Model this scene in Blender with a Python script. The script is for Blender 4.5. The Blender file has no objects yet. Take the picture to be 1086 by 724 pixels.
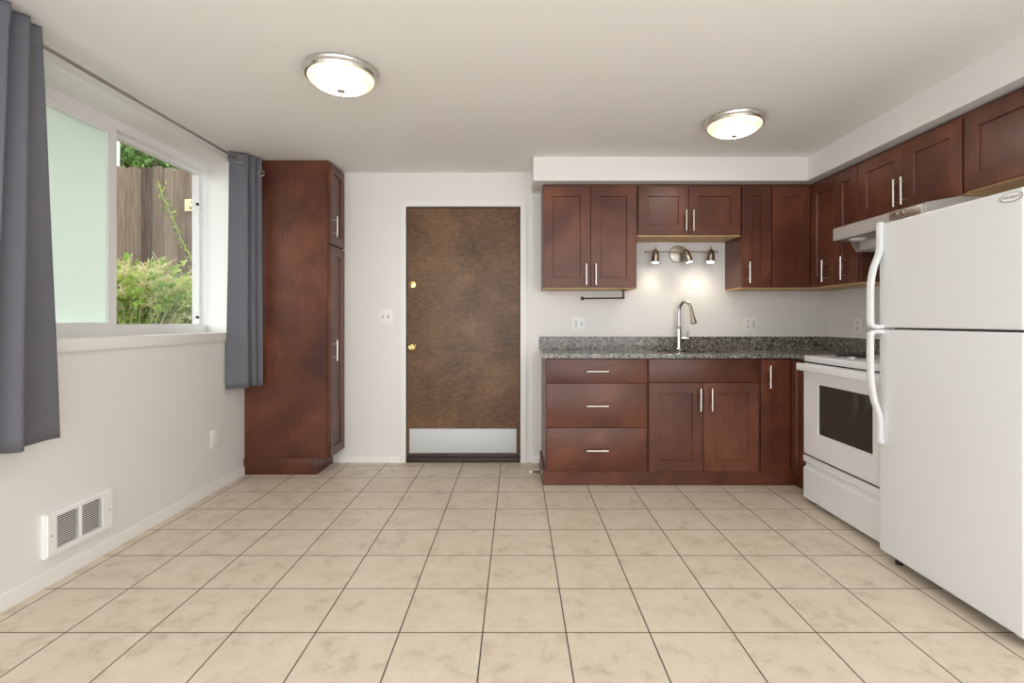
import bpy, bmesh, math, random
from mathutils import Vector, Matrix
random.seed(7)
PI = math.pi
SC = bpy.context.scene
COL = SC.collection

# ------------------------------------------------------------------ camera, world, exposure
cam = bpy.data.cameras.new('camera')
cam.sensor_width = 36.0
cam.lens = 540.0 / 1086.0 * 36.0
cam.shift_x = -5.0 / 1086.0
cam.shift_y = -22.0 / 1086.0
cam.clip_start = 0.02
cam_o = bpy.data.objects.new('camera', cam)
cam_o.location = (0, 0, 1.145)
cam_o.rotation_euler = (PI / 2, 0, 0)
COL.objects.link(cam_o)
SC.camera = cam_o

world = bpy.data.worlds.new('overcast_sky')
SC.world = world
world.use_nodes = True
wb = world.node_tree.nodes['Background']
wb.inputs[0].default_value = (0.965, 0.985, 1.0, 1)
wb.inputs[1].default_value = 1.5
vs = SC.view_settings
vs.view_transform = 'Standard'
vs.look = 'None'
vs.exposure = 1.22
vs.gamma = 1.0
vs.use_curve_mapping = False
LAMP = 34.0          # emission of the ceiling bowls
SPOT = 0.9          # watts of each little spot over the sink
SC.cycles.use_denoising = True
SC.cycles.max_bounces = 10
SC.cycles.diffuse_bounces = 7
SC.cycles.caustics_reflective = False
SC.cycles.caustics_refractive = False

# ------------------------------------------------------------------ materials
def new_mat(name):
    m = bpy.data.materials.new(name)
    m.use_nodes = True
    nt = m.node_tree
    return m, nt, nt.nodes['Principled BSDF']

def plain(name, col, rough=0.5, metal=0.0, spec=0.5, coat=0.0, bump=0.0, bscale=200.0):
    m, nt, b = new_mat(name)
    b.inputs['Base Color'].default_value = (*col, 1)
    b.inputs['Roughness'].default_value = rough
    b.inputs['Metallic'].default_value = metal
    b.inputs['Specular IOR Level'].default_value = spec
    b.inputs['Coat Weight'].default_value = coat
    tc = nt.nodes.new('ShaderNodeTexCoord')
    n = nt.nodes.new('ShaderNodeTexNoise')
    n.inputs['Scale'].default_value = bscale
    n.inputs['Detail'].default_value = 3
    nt.links.new(tc.outputs['Object'], n.inputs['Vector'])
    r = nt.nodes.new('ShaderNodeMapRange')
    r.inputs['To Min'].default_value = max(0.02, rough - 0.04)
    r.inputs['To Max'].default_value = min(1, rough + 0.04)
    nt.links.new(n.outputs['Fac'], r.inputs['Value'])
    nt.links.new(r.outputs['Result'], b.inputs['Roughness'])
    if bump > 0:
        bp = nt.nodes.new('ShaderNodeBump')
        bp.inputs['Strength'].default_value = bump
        bp.inputs['Distance'].default_value = 0.002
        nt.links.new(n.outputs['Fac'], bp.inputs['Height'])
        nt.links.new(bp.outputs['Normal'], b.inputs['Normal'])
    return m

def ramp(nt, stops):
    r = nt.nodes.new('ShaderNodeValToRGB')
    e = r.color_ramp.elements
    while len(e) < len(stops):
        e.new(0.5)
    for k, (p, c) in enumerate(stops):
        e[k].position = p
        e[k].color = (*c, 1)
    return r

def math_node(nt, op, a, b=None):
    n = nt.nodes.new('ShaderNodeMath')
    n.operation = op
    for i, v in enumerate((a, b)):
        if v is None:
            continue
        if isinstance(v, (int, float)):
            n.inputs[i].default_value = v
        else:
            nt.links.new(v, n.inputs[i])
    return n.outputs[0]

def wood(name, dark, mid, light, stretch=(9, 9, 1.1), rough=0.36, coat=0.08, blotch=2.2, gw=0.30):
    m, nt, b = new_mat(name)
    tc = nt.nodes.new('ShaderNodeTexCoord')
    oi = nt.nodes.new('ShaderNodeObjectInfo')
    add = nt.nodes.new('ShaderNodeVectorMath'); add.operation = 'MULTIPLY_ADD'
    cmb = nt.nodes.new('ShaderNodeCombineXYZ')
    off = math_node(nt, 'MULTIPLY', oi.outputs['Random'], 23.0)
    for i in range(3):
        nt.links.new(off, cmb.inputs[i])
    add.inputs[1].default_value = (1, 1, 1)
    nt.links.new(tc.outputs['Object'], add.inputs[0])
    nt.links.new(cmb.outputs[0], add.inputs[2])
    mp = nt.nodes.new('ShaderNodeMapping')
    mp.inputs['Scale'].default_value = stretch
    nt.links.new(add.outputs[0], mp.inputs['Vector'])
    g = nt.nodes.new('ShaderNodeTexNoise')
    g.inputs['Scale'].default_value = 9; g.inputs['Detail'].default_value = 7
    g.inputs['Roughness'].default_value = 0.65; g.inputs['Distortion'].default_value = 0.4
    nt.links.new(mp.outputs[0], g.inputs['Vector'])
    n2 = nt.nodes.new('ShaderNodeTexNoise')
    n2.inputs['Scale'].default_value = blotch; n2.inputs['Detail'].default_value = 4
    n2.inputs['Distortion'].default_value = 0.8
    nt.links.new(add.outputs[0], n2.inputs['Vector'])
    f = math_node(nt, 'ADD', math_node(nt, 'MULTIPLY', g.outputs['Fac'], gw),
                  math_node(nt, 'MULTIPLY', n2.outputs['Fac'], 1.0 - gw))
    r = ramp(nt, [(0.32, dark), (0.52, mid), (0.70, light)])
    nt.links.new(f, r.inputs['Fac'])
    nt.links.new(r.outputs['Color'], b.inputs['Base Color'])
    b.inputs['Roughness'].default_value = rough
    b.inputs['Coat Weight'].default_value = coat
    b.inputs['Coat Roughness'].default_value = 0.25
    b.inputs['Specular IOR Level'].default_value = 0.4
    bp = nt.nodes.new('ShaderNodeBump')
    bp.inputs['Strength'].default_value = 0.05; bp.inputs['Distance'].default_value = 0.001
    nt.links.new(g.outputs['Fac'], bp.inputs['Height'])
    nt.links.new(bp.outputs['Normal'], b.inputs['Normal'])
    return m

M = {}
M['wall'] = plain('wall_paint', (0.78, 0.77, 0.75), 0.55, bump=0.06, bscale=90)
M['ceiling'] = plain('ceiling_paint', (0.82, 0.80, 0.775), 0.7, bump=0.08, bscale=70)
M['trim'] = plain('trim_paint', (0.82, 0.81, 0.79), 0.35)
M['vinyl'] = plain('window_vinyl', (0.80, 0.80, 0.80), 0.3)
CH = ((0.055, 0.0145, 0.0078), (0.112, 0.0330, 0.0170), (0.190, 0.064, 0.033))
M['cherry'] = wood('cherry_stained_wood', *CH)
M['cherry_flat'] = wood('cherry_stained_wood_cross_grain', *CH, stretch=(1.1, 9, 9))
M['birch'] = wood('pale_birch_ply', (0.42, 0.25, 0.11), (0.55, 0.35, 0.17), (0.65, 0.45, 0.25), (9, 1.5, 9), 0.5, 0.0)
M['door'] = wood('brown_veneer', (0.060, 0.033, 0.018), (0.158, 0.089, 0.048), (0.245, 0.145, 0.082), (3.0, 6, 7), 0.5, 0.05, 2.6, 0.52)
M['nickel'] = plain('brushed_nickel', (0.72, 0.69, 0.64), 0.28, 1.0)
M['satin_nickel'] = plain('satin_nickel', (0.46, 0.42, 0.37), 0.33, 1.0)
M['chrome'] = plain('polished_steel', (0.55, 0.54, 0.53), 0.16, 1.0)
M['steel'] = plain('stainless_steel', (0.78, 0.765, 0.74), 0.38, 0.72)
M['aluminium'] = plain('brushed_aluminium', (0.60, 0.62, 0.64), 0.6, 0.3)
M['brass'] = plain('polished_brass', (0.83, 0.62, 0.25), 0.18, 1.0)
M['bronze'] = plain('dark_bronze', (0.045, 0.03, 0.027), 0.4, 0.3)
M['black'] = plain('black_iron', (0.016, 0.012, 0.010), 0.4)
M['dark'] = plain('dark_gap', (0.012, 0.011, 0.011), 0.7)
M['enamel'] = plain('white_enamel', (0.775, 0.79, 0.80), 0.22, coat=0.2)
M['fridge'] = plain('white_textured_steel', (0.735, 0.75, 0.76), 0.34, bump=0.08, bscale=260)
M['plastic'] = plain('white_plastic', (0.86, 0.86, 0.85), 0.35)
M['grey_plastic'] = plain('grey_plastic', (0.25, 0.25, 0.25), 0.5)
M['curtain'] = plain('grey_curtain_cloth', (0.120, 0.121, 0.145), 0.62, bump=0.1, bscale=500)
M['oven_glass'] = plain('dark_oven_glass', (0.040, 0.037, 0.031), 0.07, spec=0.6)
M['coil'] = plain('burner_coil', (0.02, 0.02, 0.02), 0.45)
M['sign'] = plain('pale_yellow_sign', (0.62, 0.54, 0.30), 0.6)
M['ink'] = plain('brown_ink', (0.04, 0.02, 0.01), 0.6)
M['siding'] = plain('white_siding', (0.62, 0.62, 0.61), 0.6)
M['concrete'] = plain('grey_concrete', (0.23, 0.22, 0.20), 0.9, bump=0.5, bscale=30)
M['soil'] = plain('dark_soil', (0.09, 0.065, 0.04), 0.95, bump=0.6, bscale=25)
M['bark'] = plain('brown_bark', (0.09, 0.065, 0.045), 0.9, bump=0.5, bscale=40)
M['straw'] = plain('dry_straw_stems', (0.66, 0.59, 0.33), 0.8)

def leaf_mat(name, c0, c1):
    m, nt, b = new_mat(name)
    g = nt.nodes.new('ShaderNodeTexNoise'); g.inputs['Scale'].default_value = 5.0; g.inputs['Detail'].default_value = 4
    tc = nt.nodes.new('ShaderNodeTexCoord')
    nt.links.new(tc.outputs['Object'], g.inputs['Vector'])
    r = ramp(nt, [(0.35, c0), (0.65, c1)])
    nt.links.new(g.outputs['Fac'], r.inputs['Fac'])
    nt.links.new(r.outputs['Color'], b.inputs['Base Color'])
    b.inputs['Roughness'].default_value = 0.6
    tr = nt.nodes.new('ShaderNodeBsdfTranslucent')
    nt.links.new(r.outputs['Color'], tr.inputs['Color'])
    mx = nt.nodes.new('ShaderNodeMixShader'); mx.inputs[0].default_value = 0.4
    nt.links.new(b.outputs[0], mx.inputs[1]); nt.links.new(tr.outputs[0], mx.inputs[2])
    nt.links.new(mx.outputs[0], nt.nodes['Material Output'].inputs['Surface'])
    return m
M['leaf'] = leaf_mat('bush_leaves', (0.13, 0.26, 0.03), (0.46, 0.60, 0.13))
M['tree_leaf'] = leaf_mat('tree_leaves', (0.07, 0.17, 0.03), (0.30, 0.46, 0.13))
M['vine_leaf'] = leaf_mat('vine_leaves', (0.25, 0.38, 0.06), (0.45, 0.55, 0.15))

def granite():
    m, nt, b = new_mat('speckled_granite')
    tc = nt.nodes.new('ShaderNodeTexCoord')
    v = nt.nodes.new('ShaderNodeTexVoronoi'); v.inputs['Scale'].default_value = 135
    nt.links.new(tc.outputs['Object'], v.inputs['Vector'])
    sx = nt.nodes.new('ShaderNodeSeparateColor')
    nt.links.new(v.outputs['Color'], sx.inputs[0])
    n = nt.nodes.new('ShaderNodeTexNoise'); n.inputs['Scale'].default_value = 38; n.inputs['Detail'].default_value = 5
    nt.links.new(tc.outputs['Object'], n.inputs['Vector'])
    f = math_node(nt, 'ADD', math_node(nt, 'MULTIPLY', sx.outputs[0], 0.62), math_node(nt, 'MULTIPLY', n.outputs['Fac'], 0.38))
    r = ramp(nt, [(0.20, (0.012, 0.012, 0.012)), (0.33, (0.055, 0.057, 0.052)), (0.45, (0.135, 0.135, 0.120)),
                  (0.62, (0.235, 0.222, 0.185)), (0.80, (0.40, 0.365, 0.30))])
    nt.links.new(f, r.inputs['Fac'])
    nt.links.new(r.outputs['Color'], b.inputs['Base Color'])
    b.inputs['Roughness'].default_value = 0.14
    return m
M['granite'] = granite()

def tile_floor():
    m, nt, b = new_mat('beige_ceramic_tile')
    T = 0.3066
    tc = nt.nodes.new('ShaderNodeTexCoord')
    sp = nt.nodes.new('ShaderNodeSeparateXYZ')
    nt.links.new(tc.outputs['Object'], sp.inputs[0])
    u = math_node(nt, 'DIVIDE', math_node(nt, 'ADD', sp.outputs[0], 0.125 + 30 * T), T)
    v = math_node(nt, 'DIVIDE', math_node(nt, 'ADD', sp.outputs[1], -1.871 + 30 * T), T)
    def edge(w):
        fr = math_node(nt, 'FRACT', w)
        return math_node(nt, 'MINIMUM', fr, math_node(nt, 'SUBTRACT', 1.0, fr))
    d = math_node(nt, 'MULTIPLY', math_node(nt, 'MINIMUM', edge(u), edge(v)), T)
    mr = nt.nodes.new('ShaderNodeMapRange')
    mr.inputs['From Min'].default_value = 0.0016; mr.inputs['From Max'].default_value = 0.0034
    nt.links.new(d, mr.inputs['Value'])
    # each tile its own shift of pattern
    cm = nt.nodes.new('ShaderNodeCombineXYZ')
    nt.links.new(math_node(nt, 'FLOOR', u), cm.inputs[0]); nt.links.new(math_node(nt, 'FLOOR', v), cm.inputs[1])
    wn = nt.nodes.new('ShaderNodeTexWhiteNoise'); wn.noise_dimensions = '3D'
    nt.links.new(cm.outputs[0], wn.inputs['Vector'])
    va = nt.nodes.new('ShaderNodeVectorMath'); va.operation = 'MULTIPLY_ADD'
    va.inputs[1].default_value = (7, 7, 7)
    nt.links.new(wn.outputs['Color'], va.inputs[0]); nt.links.new(tc.outputs['Object'], va.inputs[2])
    n = nt.nodes.new('ShaderNodeTexNoise'); n.inputs['Scale'].default_value = 9.0
    n.inputs['Detail'].default_value = 10; n.inputs['Roughness'].default_value = 0.72; n.inputs['Distortion'].default_value = 0.2
    nt.links.new(va.outputs[0], n.inputs['Vector'])
    r = ramp(nt, [(0.28, (0.47, 0.385, 0.290)), (0.46, (0.665, 0.575, 0.460)), (0.72, (0.745, 0.660, 0.545))])
    nt.links.new(n.outputs['Fac'], r.inputs['Fac'])
    mx = nt.nodes.new('ShaderNodeMix'); mx.data_type = 'RGBA'
    mx.inputs['A'].default_value = (0.085, 0.055, 0.032, 1)
    nt.links.new(mr.outputs['Result'], mx.inputs['Factor']); nt.links.new(r.outputs['Color'], mx.inputs['B'])
    nt.links.new(mx.outputs['Result'], b.inputs['Base Color'])
    rr = nt.nodes.new('ShaderNodeMapRange')
    rr.inputs['To Min'].default_value = 0.9; rr.inputs['To Max'].default_value = 0.42
    nt.links.new(mr.outputs['Result'], rr.inputs['Value']); nt.links.new(rr.outputs['Result'], b.inputs['Roughness'])
    bp = nt.nodes.new('ShaderNodeBump'); bp.inputs['Strength'].default_value = 0.5; bp.inputs['Distance'].default_value = 0.002
    nt.links.new(mr.outputs['Result'], bp.inputs['Height']); nt.links.new(bp.outputs['Normal'], b.inputs['Normal'])
    return m
M['tile'] = tile_floor()

def fence_mat():
    m, nt, b = new_mat('weathered_fence_wood')
    tc = nt.nodes.new('ShaderNodeTexCoord')
    sp = nt.nodes.new('ShaderNodeSeparateXYZ'); nt.links.new(tc.outputs['Object'], sp.inputs[0])
    cell = math_node(nt, 'FLOOR', math_node(nt, 'DIVIDE', sp.outputs[0], 0.142))
    wn = nt.nodes.new('ShaderNodeTexWhiteNoise'); wn.noise_dimensions = '1D'; nt.links.new(cell, wn.inputs['W'])
    mp = nt.nodes.new('ShaderNodeMapping'); mp.inputs['Scale'].default_value = (16, 16, 1.2)
    nt.links.new(tc.outputs['Object'], mp.inputs['Vector'])
    n = nt.nodes.new('ShaderNodeTexNoise'); n.inputs['Scale'].default_value = 2.5; n.inputs['Detail'].default_value = 7
    nt.links.new(mp.outputs[0], n.inputs['Vector'])
    f = math_node(nt, 'ADD', math_node(nt, 'MULTIPLY', wn.outputs['Value'], 0.35), math_node(nt, 'MULTIPLY', n.outputs['Fac'], 0.65))
    r = ramp(nt, [(0.25, (0.048, 0.031, 0.021)), (0.5, (0.110, 0.075, 0.053)), (0.8, (0.215, 0.160, 0.120))])
    nt.links.new(f, r.inputs['Fac']); nt.links.new(r.outputs['Color'], b.inputs['Base Color'])
    b.inputs['Roughness'].default_value = 0.9
    return m
M['fence'] = fence_mat()

def frosted():
    m, nt, b = new_mat('frosted_glass')  # green cast of daylight from the garden is put into these colours
    tr = nt.nodes.new('ShaderNodeBsdfTranslucent'); tr.inputs['Color'].default_value = (0.88, 0.96, 0.885, 1)
    df = nt.nodes.new('ShaderNodeBsdfDiffuse'); df.inputs['Color'].default_value = (0.64, 0.70, 0.645, 1)
    gl = nt.nodes.new('ShaderNodeBsdfGlossy'); gl.inputs['Roughness'].default_value = 0.35
    m1 = nt.nodes.new('ShaderNodeMixShader'); m1.inputs[0].default_value = 0.32
    nt.links.new(tr.outputs[0], m1.inputs[1]); nt.links.new(df.outputs[0], m1.inputs[2])
    m2 = nt.nodes.new('ShaderNodeMixShader'); m2.inputs[0].default_value = 0.05
    nt.links.new(m1.outputs[0], m2.inputs[1]); nt.links.new(gl.outputs[0], m2.inputs[2])
    nt.links.new(m2.outputs[0], nt.nodes['Material Output'].inputs['Surface'])
    return m
M['frosted'] = frosted()

def clear_glass():
    m, nt, b = new_mat('clear_glass')
    tr = nt.nodes.new('ShaderNodeBsdfTransparent'); tr.inputs['Color'].default_value = (0.97, 0.985, 0.97, 1)
    gl = nt.nodes.new('ShaderNodeBsdfGlossy'); gl.inputs['Roughness'].default_value = 0.02
    lw = nt.nodes.new('ShaderNodeLayerWeight'); lw.inputs['Blend'].default_value = 0.5
    pw = math_node(nt, 'POWER', lw.outputs['Facing'], 4.0)
    fr = math_node(nt, 'ADD', math_node(nt, 'MULTIPLY', pw, 0.6), 0.02)
    mx = nt.nodes.new('ShaderNodeMixShader')
    nt.links.new(fr, mx.inputs[0]); nt.links.new(tr.outputs[0], mx.inputs[1]); nt.links.new(gl.outputs[0], mx.inputs[2])
    nt.links.new(mx.outputs[0], nt.nodes['Material Output'].inputs['Surface'])
    return m
M['glass'] = clear_glass()

def lamp_glass():
    m, nt, b = new_mat('lit_frosted_bowl')
    b.inputs['Base Color'].default_value = (0.9, 0.86, 0.78, 1)
    b.inputs['Roughness'].default_value = 0.3
    lw = nt.nodes.new('ShaderNodeLayerWeight'); lw.inputs['Blend'].default_value = 0.35
    r = ramp(nt, [(0.0, (1.0, 0.955, 0.89)), (0.75, (1.0, 0.90, 0.70)), (1.0, (1.0, 0.80, 0.46))])
    tc = nt.nodes.new('ShaderNodeTexCoord')
    ln = nt.nodes.new('ShaderNodeVectorMath'); ln.operation = 'LENGTH'
    mp = nt.nodes.new('ShaderNodeMapping'); mp.inputs['Scale'].default_value = (1, 1, 0)
    nt.links.new(tc.outputs['Object'], mp.inputs['Vector']); nt.links.new(mp.outputs[0], ln.inputs[0])
    mr = nt.nodes.new('ShaderNodeMapRange'); mr.inputs['From Min'].default_value = 0.060; mr.inputs['From Max'].default_value = 0.122
    nt.links.new(ln.outputs['Value'], mr.inputs['Value']); nt.links.new(mr.outputs['Result'], r.inputs['Fac'])
    nt.links.new(r.outputs['Color'], b.inputs['Emission Color'])
    st = nt.nodes.new('ShaderNodeMapRange'); st.inputs['To Min'].default_value = LAMP; st.inputs['To Max'].default_value = 0.36
    nt.links.new(math_node(nt, 'POWER', mr.outputs['Result'], 0.25), st.inputs['Value']); nt.links.new(st.outputs['Result'], b.inputs['Emission Strength'])
    return m
M['bowl'] = lamp_glass()
def emit(name, col, s):
    m, nt, b = new_mat(name)
    b.inputs['Base Color'].default_value = (*col, 1)
    b.inputs['Emission Color'].default_value = (*col, 1); b.inputs['Emission Strength'].default_value = s
    return m
M['bulb'] = emit('lit_spot_bulb', (1.0, 0.88, 0.68), 14.0)

# ------------------------------------------------------------------ mesh helpers
def bm_new():
    return bmesh.new()

def bx(bm, x0, x1, y0, y1, z0, z1, bev=0.0, seg=2):
    t = bmesh.new()
    bmesh.ops.create_cube(t, size=1.0)
    for v in t.verts:
        v.co = Vector(((x0 + x1) / 2 + v.co.x * (x1 - x0), (y0 + y1) / 2 + v.co.y * (y1 - y0), (z0 + z1) / 2 + v.co.z * (z1 - z0)))
    if bev > 0:
        bmesh.ops.bevel(t, geom=t.edges[:], offset=min(bev, 0.45 * min(abs(x1 - x0), abs(y1 - y0), abs(z1 - z0))), segments=seg, affect='EDGES', profile=0.6)
    join(bm, t)
    return bm

def join(bm, t):
    bmesh.ops.recalc_face_normals(t, faces=t.faces[:])
    me = bpy.data.meshes.new('tmp')
    t.to_mesh(me); t.free()
    bm.from_mesh(me)
    bpy.data.meshes.remove(me)

def tube(bm, pts, rad, n=12, cap=True):
    """a round tube along points; rad a number or one per point"""
    pts = [Vector(p) for p in pts]
    rads = [rad] * len(pts) if isinstance(rad, (int, float)) else rad
    t = bmesh.new()
    rings = []
    ref = None
    for i, p in enumerate(pts):
        d = (pts[min(i + 1, len(pts) - 1)] - pts[max(i - 1, 0)]).normalized()
        if ref is None:
            ref = Vector((0, 0, 1)) if abs(d.z) < 0.9 else Vector((1, 0, 0))
        a = (ref - d * ref.dot(d)).normalized(); ref = a
        b = d.cross(a)
        rings.append([t.verts.new(p + (a * math.cos(2 * PI * k / n) + b * math.sin(2 * PI * k / n)) * rads[i]) for k in range(n)])
    for r0, r1 in zip(rings, rings[1:]):
        for k in range(n):
            t.faces.new((r0[k], r0[(k + 1) % n], r1[(k + 1) % n], r1[k]))
    if cap:
        t.faces.new(rings[0][::-1]); t.faces.new(rings[-1])
    join(bm, t)
    return bm

def lathe(bm, prof, n=40, mat=Matrix.Identity(4)):
    """prof: (r, z) pairs, spun about z, then moved by mat"""
    t = bmesh.new()
    rings = []
    for r, z in prof:
        if r < 1e-6:
            rings.append([t.verts.new(mat @ Vector((0, 0, z)))])
        else:
            rings.append([t.verts.new(mat @ Vector((r * math.cos(2 * PI * k / n), r * math.sin(2 * PI * k / n), z))) for k in range(n)])
    for a, b in zip(rings, rings[1:]):
        for k in range(n):
            k2 = (k + 1) % n
            if len(a) == 1 and len(b) == 1:
                continue
            if len(a) == 1:
                t.faces.new((a[0], b[k2], b[k]))
            elif len(b) == 1:
                t.faces.new((a[k], a[k2], b[0]))
            else:
                t.faces.new((a[k], a[k2], b[k2], b[k]))
    join(bm, t)
    return bm

def prism(bm, poly, axis, a, b, bev=0.0):
    """poly of 2-D points extruded along axis from a to b (x: poly=(y,z), y: poly=(x,z), z: poly=(x,y))"""
    t = bmesh.new()
    def P(p, h):
        return {'x': (h, p[0], p[1]), 'y': (p[0], h, p[1]), 'z': (p[0], p[1], h)}[axis]
    lo = [t.verts.new(P(p, a)) for p in poly]; hi = [t.verts.new(P(p, b)) for p in poly]
    t.faces.new(lo); t.faces.new(hi[::-1])
    for i in range(len(poly)):
        j = (i + 1) % len(poly)
        t.faces.new((lo[i], lo[j], hi[j], hi[i]))
    if bev > 0:
        bmesh.ops.bevel(t, geom=t.edges[:], offset=bev, segments=2, affect='EDGES')
    join(bm, t)
    return bm

def grid_plate(bm, us, ws, keep, P, ext):
    """cells of a grid (us x ws) where keep(i, j), at P(u, w), thickened by vector ext"""
    t = bmesh.new()
    vv = {}
    def V(i, j):
        if (i, j) not in vv:
            vv[(i, j)] = t.verts.new(P(us[i], ws[j]))
        return vv[(i, j)]
    for i in range(len(us) - 1):
        for j in range(len(ws) - 1):
            if keep(i, j):
                t.faces.new((V(i, j), V(i + 1, j), V(i + 1, j + 1), V(i, j + 1)))
    r = bmesh.ops.extrude_face_region(t, geom=t.faces[:], use_keep_orig=True)
    bmesh.ops.translate(t, verts=[g for g in r['geom'] if isinstance(g, bmesh.types.BMVert)], vec=ext)
    join(bm, t)
    return bm

def link(name, bm, mat, parent=None, loc=None, rotz=0.0, smooth=True, kind=None):
    me = bpy.data.meshes.new(name)
    bm.to_mesh(me); bm.free()
    if smooth and me.polygons:
        me.polygons.foreach_set('use_smooth', [True] * len(me.polygons))
        me.set_sharp_from_angle(angle=math.radians(32))
    for mm in (mat if isinstance(mat, (list, tuple)) else [mat]):
        me.materials.append(mm)
    o = bpy.data.objects.new(name, me)
    COL.objects.link(o)
    if parent is not None:
        o.parent = parent
    if loc is not None:
        o.location = loc
    o.rotation_euler.z = rotz
    if kind:
        o['kind'] = kind
    return o

def W(root, name, bm, mat, **k):
    """a part whose mesh was written in world coordinates"""
    mw = Matrix.Translation(root.location) @ Matrix.Rotation(root.rotation_euler.z, 4, 'Z')
    bmesh.ops.transform(bm, matrix=mw.inverted(), verts=bm.verts[:])
    return link(name, bm, mat, root, **k)

def tag(o, label, cat, group=None):
    o['label'] = label; o['category'] = cat
    if group:
        o['group'] = group
    return o

def thing(name, label, cat, loc=(0, 0, 0), rotz=0.0, group=None):
    o = bpy.data.objects.new(name, None)
    o.empty_display_size = 0.05
    COL.objects.link(o)
    o.location = loc; o.rotation_euler = (0, 0, rotz)
    return tag(o, label, cat, group)

def dup(root, loc, rotz, label, group=None):
    r = root.copy(); COL.objects.link(r)
    r.location = loc; r.rotation_euler = (0, 0, rotz); r['label'] = label
    if group:
        r['group'] = group
    for ch in list(root.children):
        c = ch.copy(); COL.objects.link(c); c.parent = r
        for g in list(ch.children):
            d = g.copy(); COL.objects.link(d); d.parent = c
    return r

def struct(name, bm, mat, parent=None):
    o = link(name, bm, mat, parent)
    if parent is None:
        o['kind'] = 'structure'
    return o

# ------------------------------------------------------------------ the room
XL, XR = -2.035, 2.505          # side walls
YB, YK = 4.122, 4.107           # entry wall, kitchen wall (slightly proud)
YR = -0.7                       # rear end of the room, left open so sky light fills it
ZC = 2.345
DX0, DX1, DZ = -0.895, 0.030, 2.068     # door opening
WY0, WY1, WZ0, WZ1 = 1.80, 3.605, 1.060, 2.272   # window opening at the inner wall face
XW = -2.25                      # inner face of the window frame
XO = -2.40                      # outer wall face

bm = bm_new(); bx(bm, XO, XR + 0.12, YR, YB + 0.16, -0.12, 0.0); struct('floor', bm, M['tile'])
bm = bm_new(); bx(bm, XO, XR + 0.12, YR, YB + 0.16, ZC, ZC + 0.15); struct('ceiling', bm, M['ceiling'])
bm = bm_new(); bx(bm, XR, XR + 0.12, YR, YB + 0.16, 0, ZC); struct('wall_right', bm, M['wall'])
# entry wall round the door, with the slightly proud kitchen wall beside it
bm = bm_new()
xs = [XL - 0.1, DX0, DX1, 0.122, XR]; zs = [0.0, DZ, ZC]
grid_plate(bm, xs, zs, lambda i, j: not (i == 1 and j == 0), lambda u, w: (u, YB, w), Vector((0, 0.16, 0)))
bx(bm, 0.122, XR, YK, YB + 0.02, 0, ZC)
struct('wall_back', bm, M['wall'])
# window wall with its deep opening, far reveal splayed
bm = bm_new()
ys = [YR, WY0, WY1, YB]; zz = [0.0, WZ0 - 0.05, WZ1, ZC]
t = bm_new()
grid_plate(t, ys, zz, lambda i, j: not (i == 1 and j == 1), lambda u, w: (XL, u, w), Vector((XO - XL, 0, 0)))
for v in t.verts:
    if v.co.x < -2.2 and abs(v.co.y - WY1) < 1e-4:
        v.co.y = WY1 + 0.160
    if v.co.x < -2.2 and abs(v.co.y - WY0) < 1e-4:
        v.co.y = WY0 - 0.10
join(bm, t)
struct('wall_left', bm, M['wall'])
# soffit over the cabinets
bm = bm_new()
prism(bm, [(0.122, YK), (0.122, 3.73), (2.131, 3.73), (2.131, YR), (XR, YR), (XR, YK)], 'z', 2.171, ZC)
struct('trim_1', bm, M['wall'])
# baseboards
def base_prof(h, d):
    return [(0, 0), (d, 0), (d, h * 0.72), (d * 0.55, h), (0, h)]
bm = bm_new(); prism(bm, [(XL + p[0], p[1]) for p in base_prof(0.066, 0.014)], 'y', YR, 3.785); struct('baseboard_left', bm, M['trim'])
bm = bm_new(); prism(bm, [(YB - p[0], p[1]) for p in base_prof(0.052, 0.013)], 'x', -1.44, -0.937)
prism(bm, [(YK - p[0], p[1]) for p in base_prof(0.052, 0.010)], 'x', 0.123, 0.183); struct('baseboard_back', bm, M['trim'])

# window: frame, sliding frosted sash, clear pane
FY0, FY1 = WY0 - 0.06, 3.750
win = bpy.data.objects.new('window_1', None); COL.objects.link(win); win.location = (XW - 0.05, (FY0 + FY1) / 2, WZ0); win['kind'] = 'structure'
bm = bm_new()
ft = 0.052
grid_plate(bm, [FY0, FY0 + ft, FY1 - ft, FY1], [WZ0 - 0.004, WZ0 + ft, WZ1 - ft, WZ1 + 0.002], lambda i, j: not (i == 1 and j == 1),
           lambda u, w: (XW, u, w), Vector((-0.10, 0, 0)))
# stop ledges of the outer track
grid_plate(bm, [FY0 + ft - .002, FY0 + ft + .018, FY1 - ft - 0.020, FY1 - ft + .002], [WZ0 + ft - .002, WZ0 + ft + 0.012, WZ1 - ft - 0.022, WZ1 - ft + .002],
           lambda i, j: not (i == 1 and j == 1), lambda u, w: (XW - 0.045, u, w), Vector((-0.045, 0, 0)))
W(win, 'window_frame', bm, M['vinyl'])
SY0, SY1 = FY0 + 0.02, 2.868
bm = bm_new()
grid_plate(bm, [SY0, SY0 + 0.05, SY1 - 0.058, SY1], [WZ0 + 0.03, WZ0 + 0.075, WZ1 - 0.088, WZ1 - 0.035], lambda i, j: not (i == 1 and j == 1),
           lambda u, w: (XW - 0.004, u, w), Vector((-0.034, 0, 0)))
sash = W(win, 'sliding_sash', bm, M['vinyl'])
bm = bm_new(); bx(bm, XW - 0.026, XW - 0.020, SY0 + 0.045, SY1 - 0.055, WZ0 + 0.07, WZ1 - 0.083)
fp = W(win, 'frosted_pane', bm, M['frosted']); fp['label'] = 'frosted pane tinted with green outdoor light'
bm = bm_new(); bx(bm, XW - 0.072, XW - 0.068, SY1 - 0.04, FY1 - ft, WZ0 + ft, WZ1 - ft)
W(win, 'clear_pane', bm, M['glass'])
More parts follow.
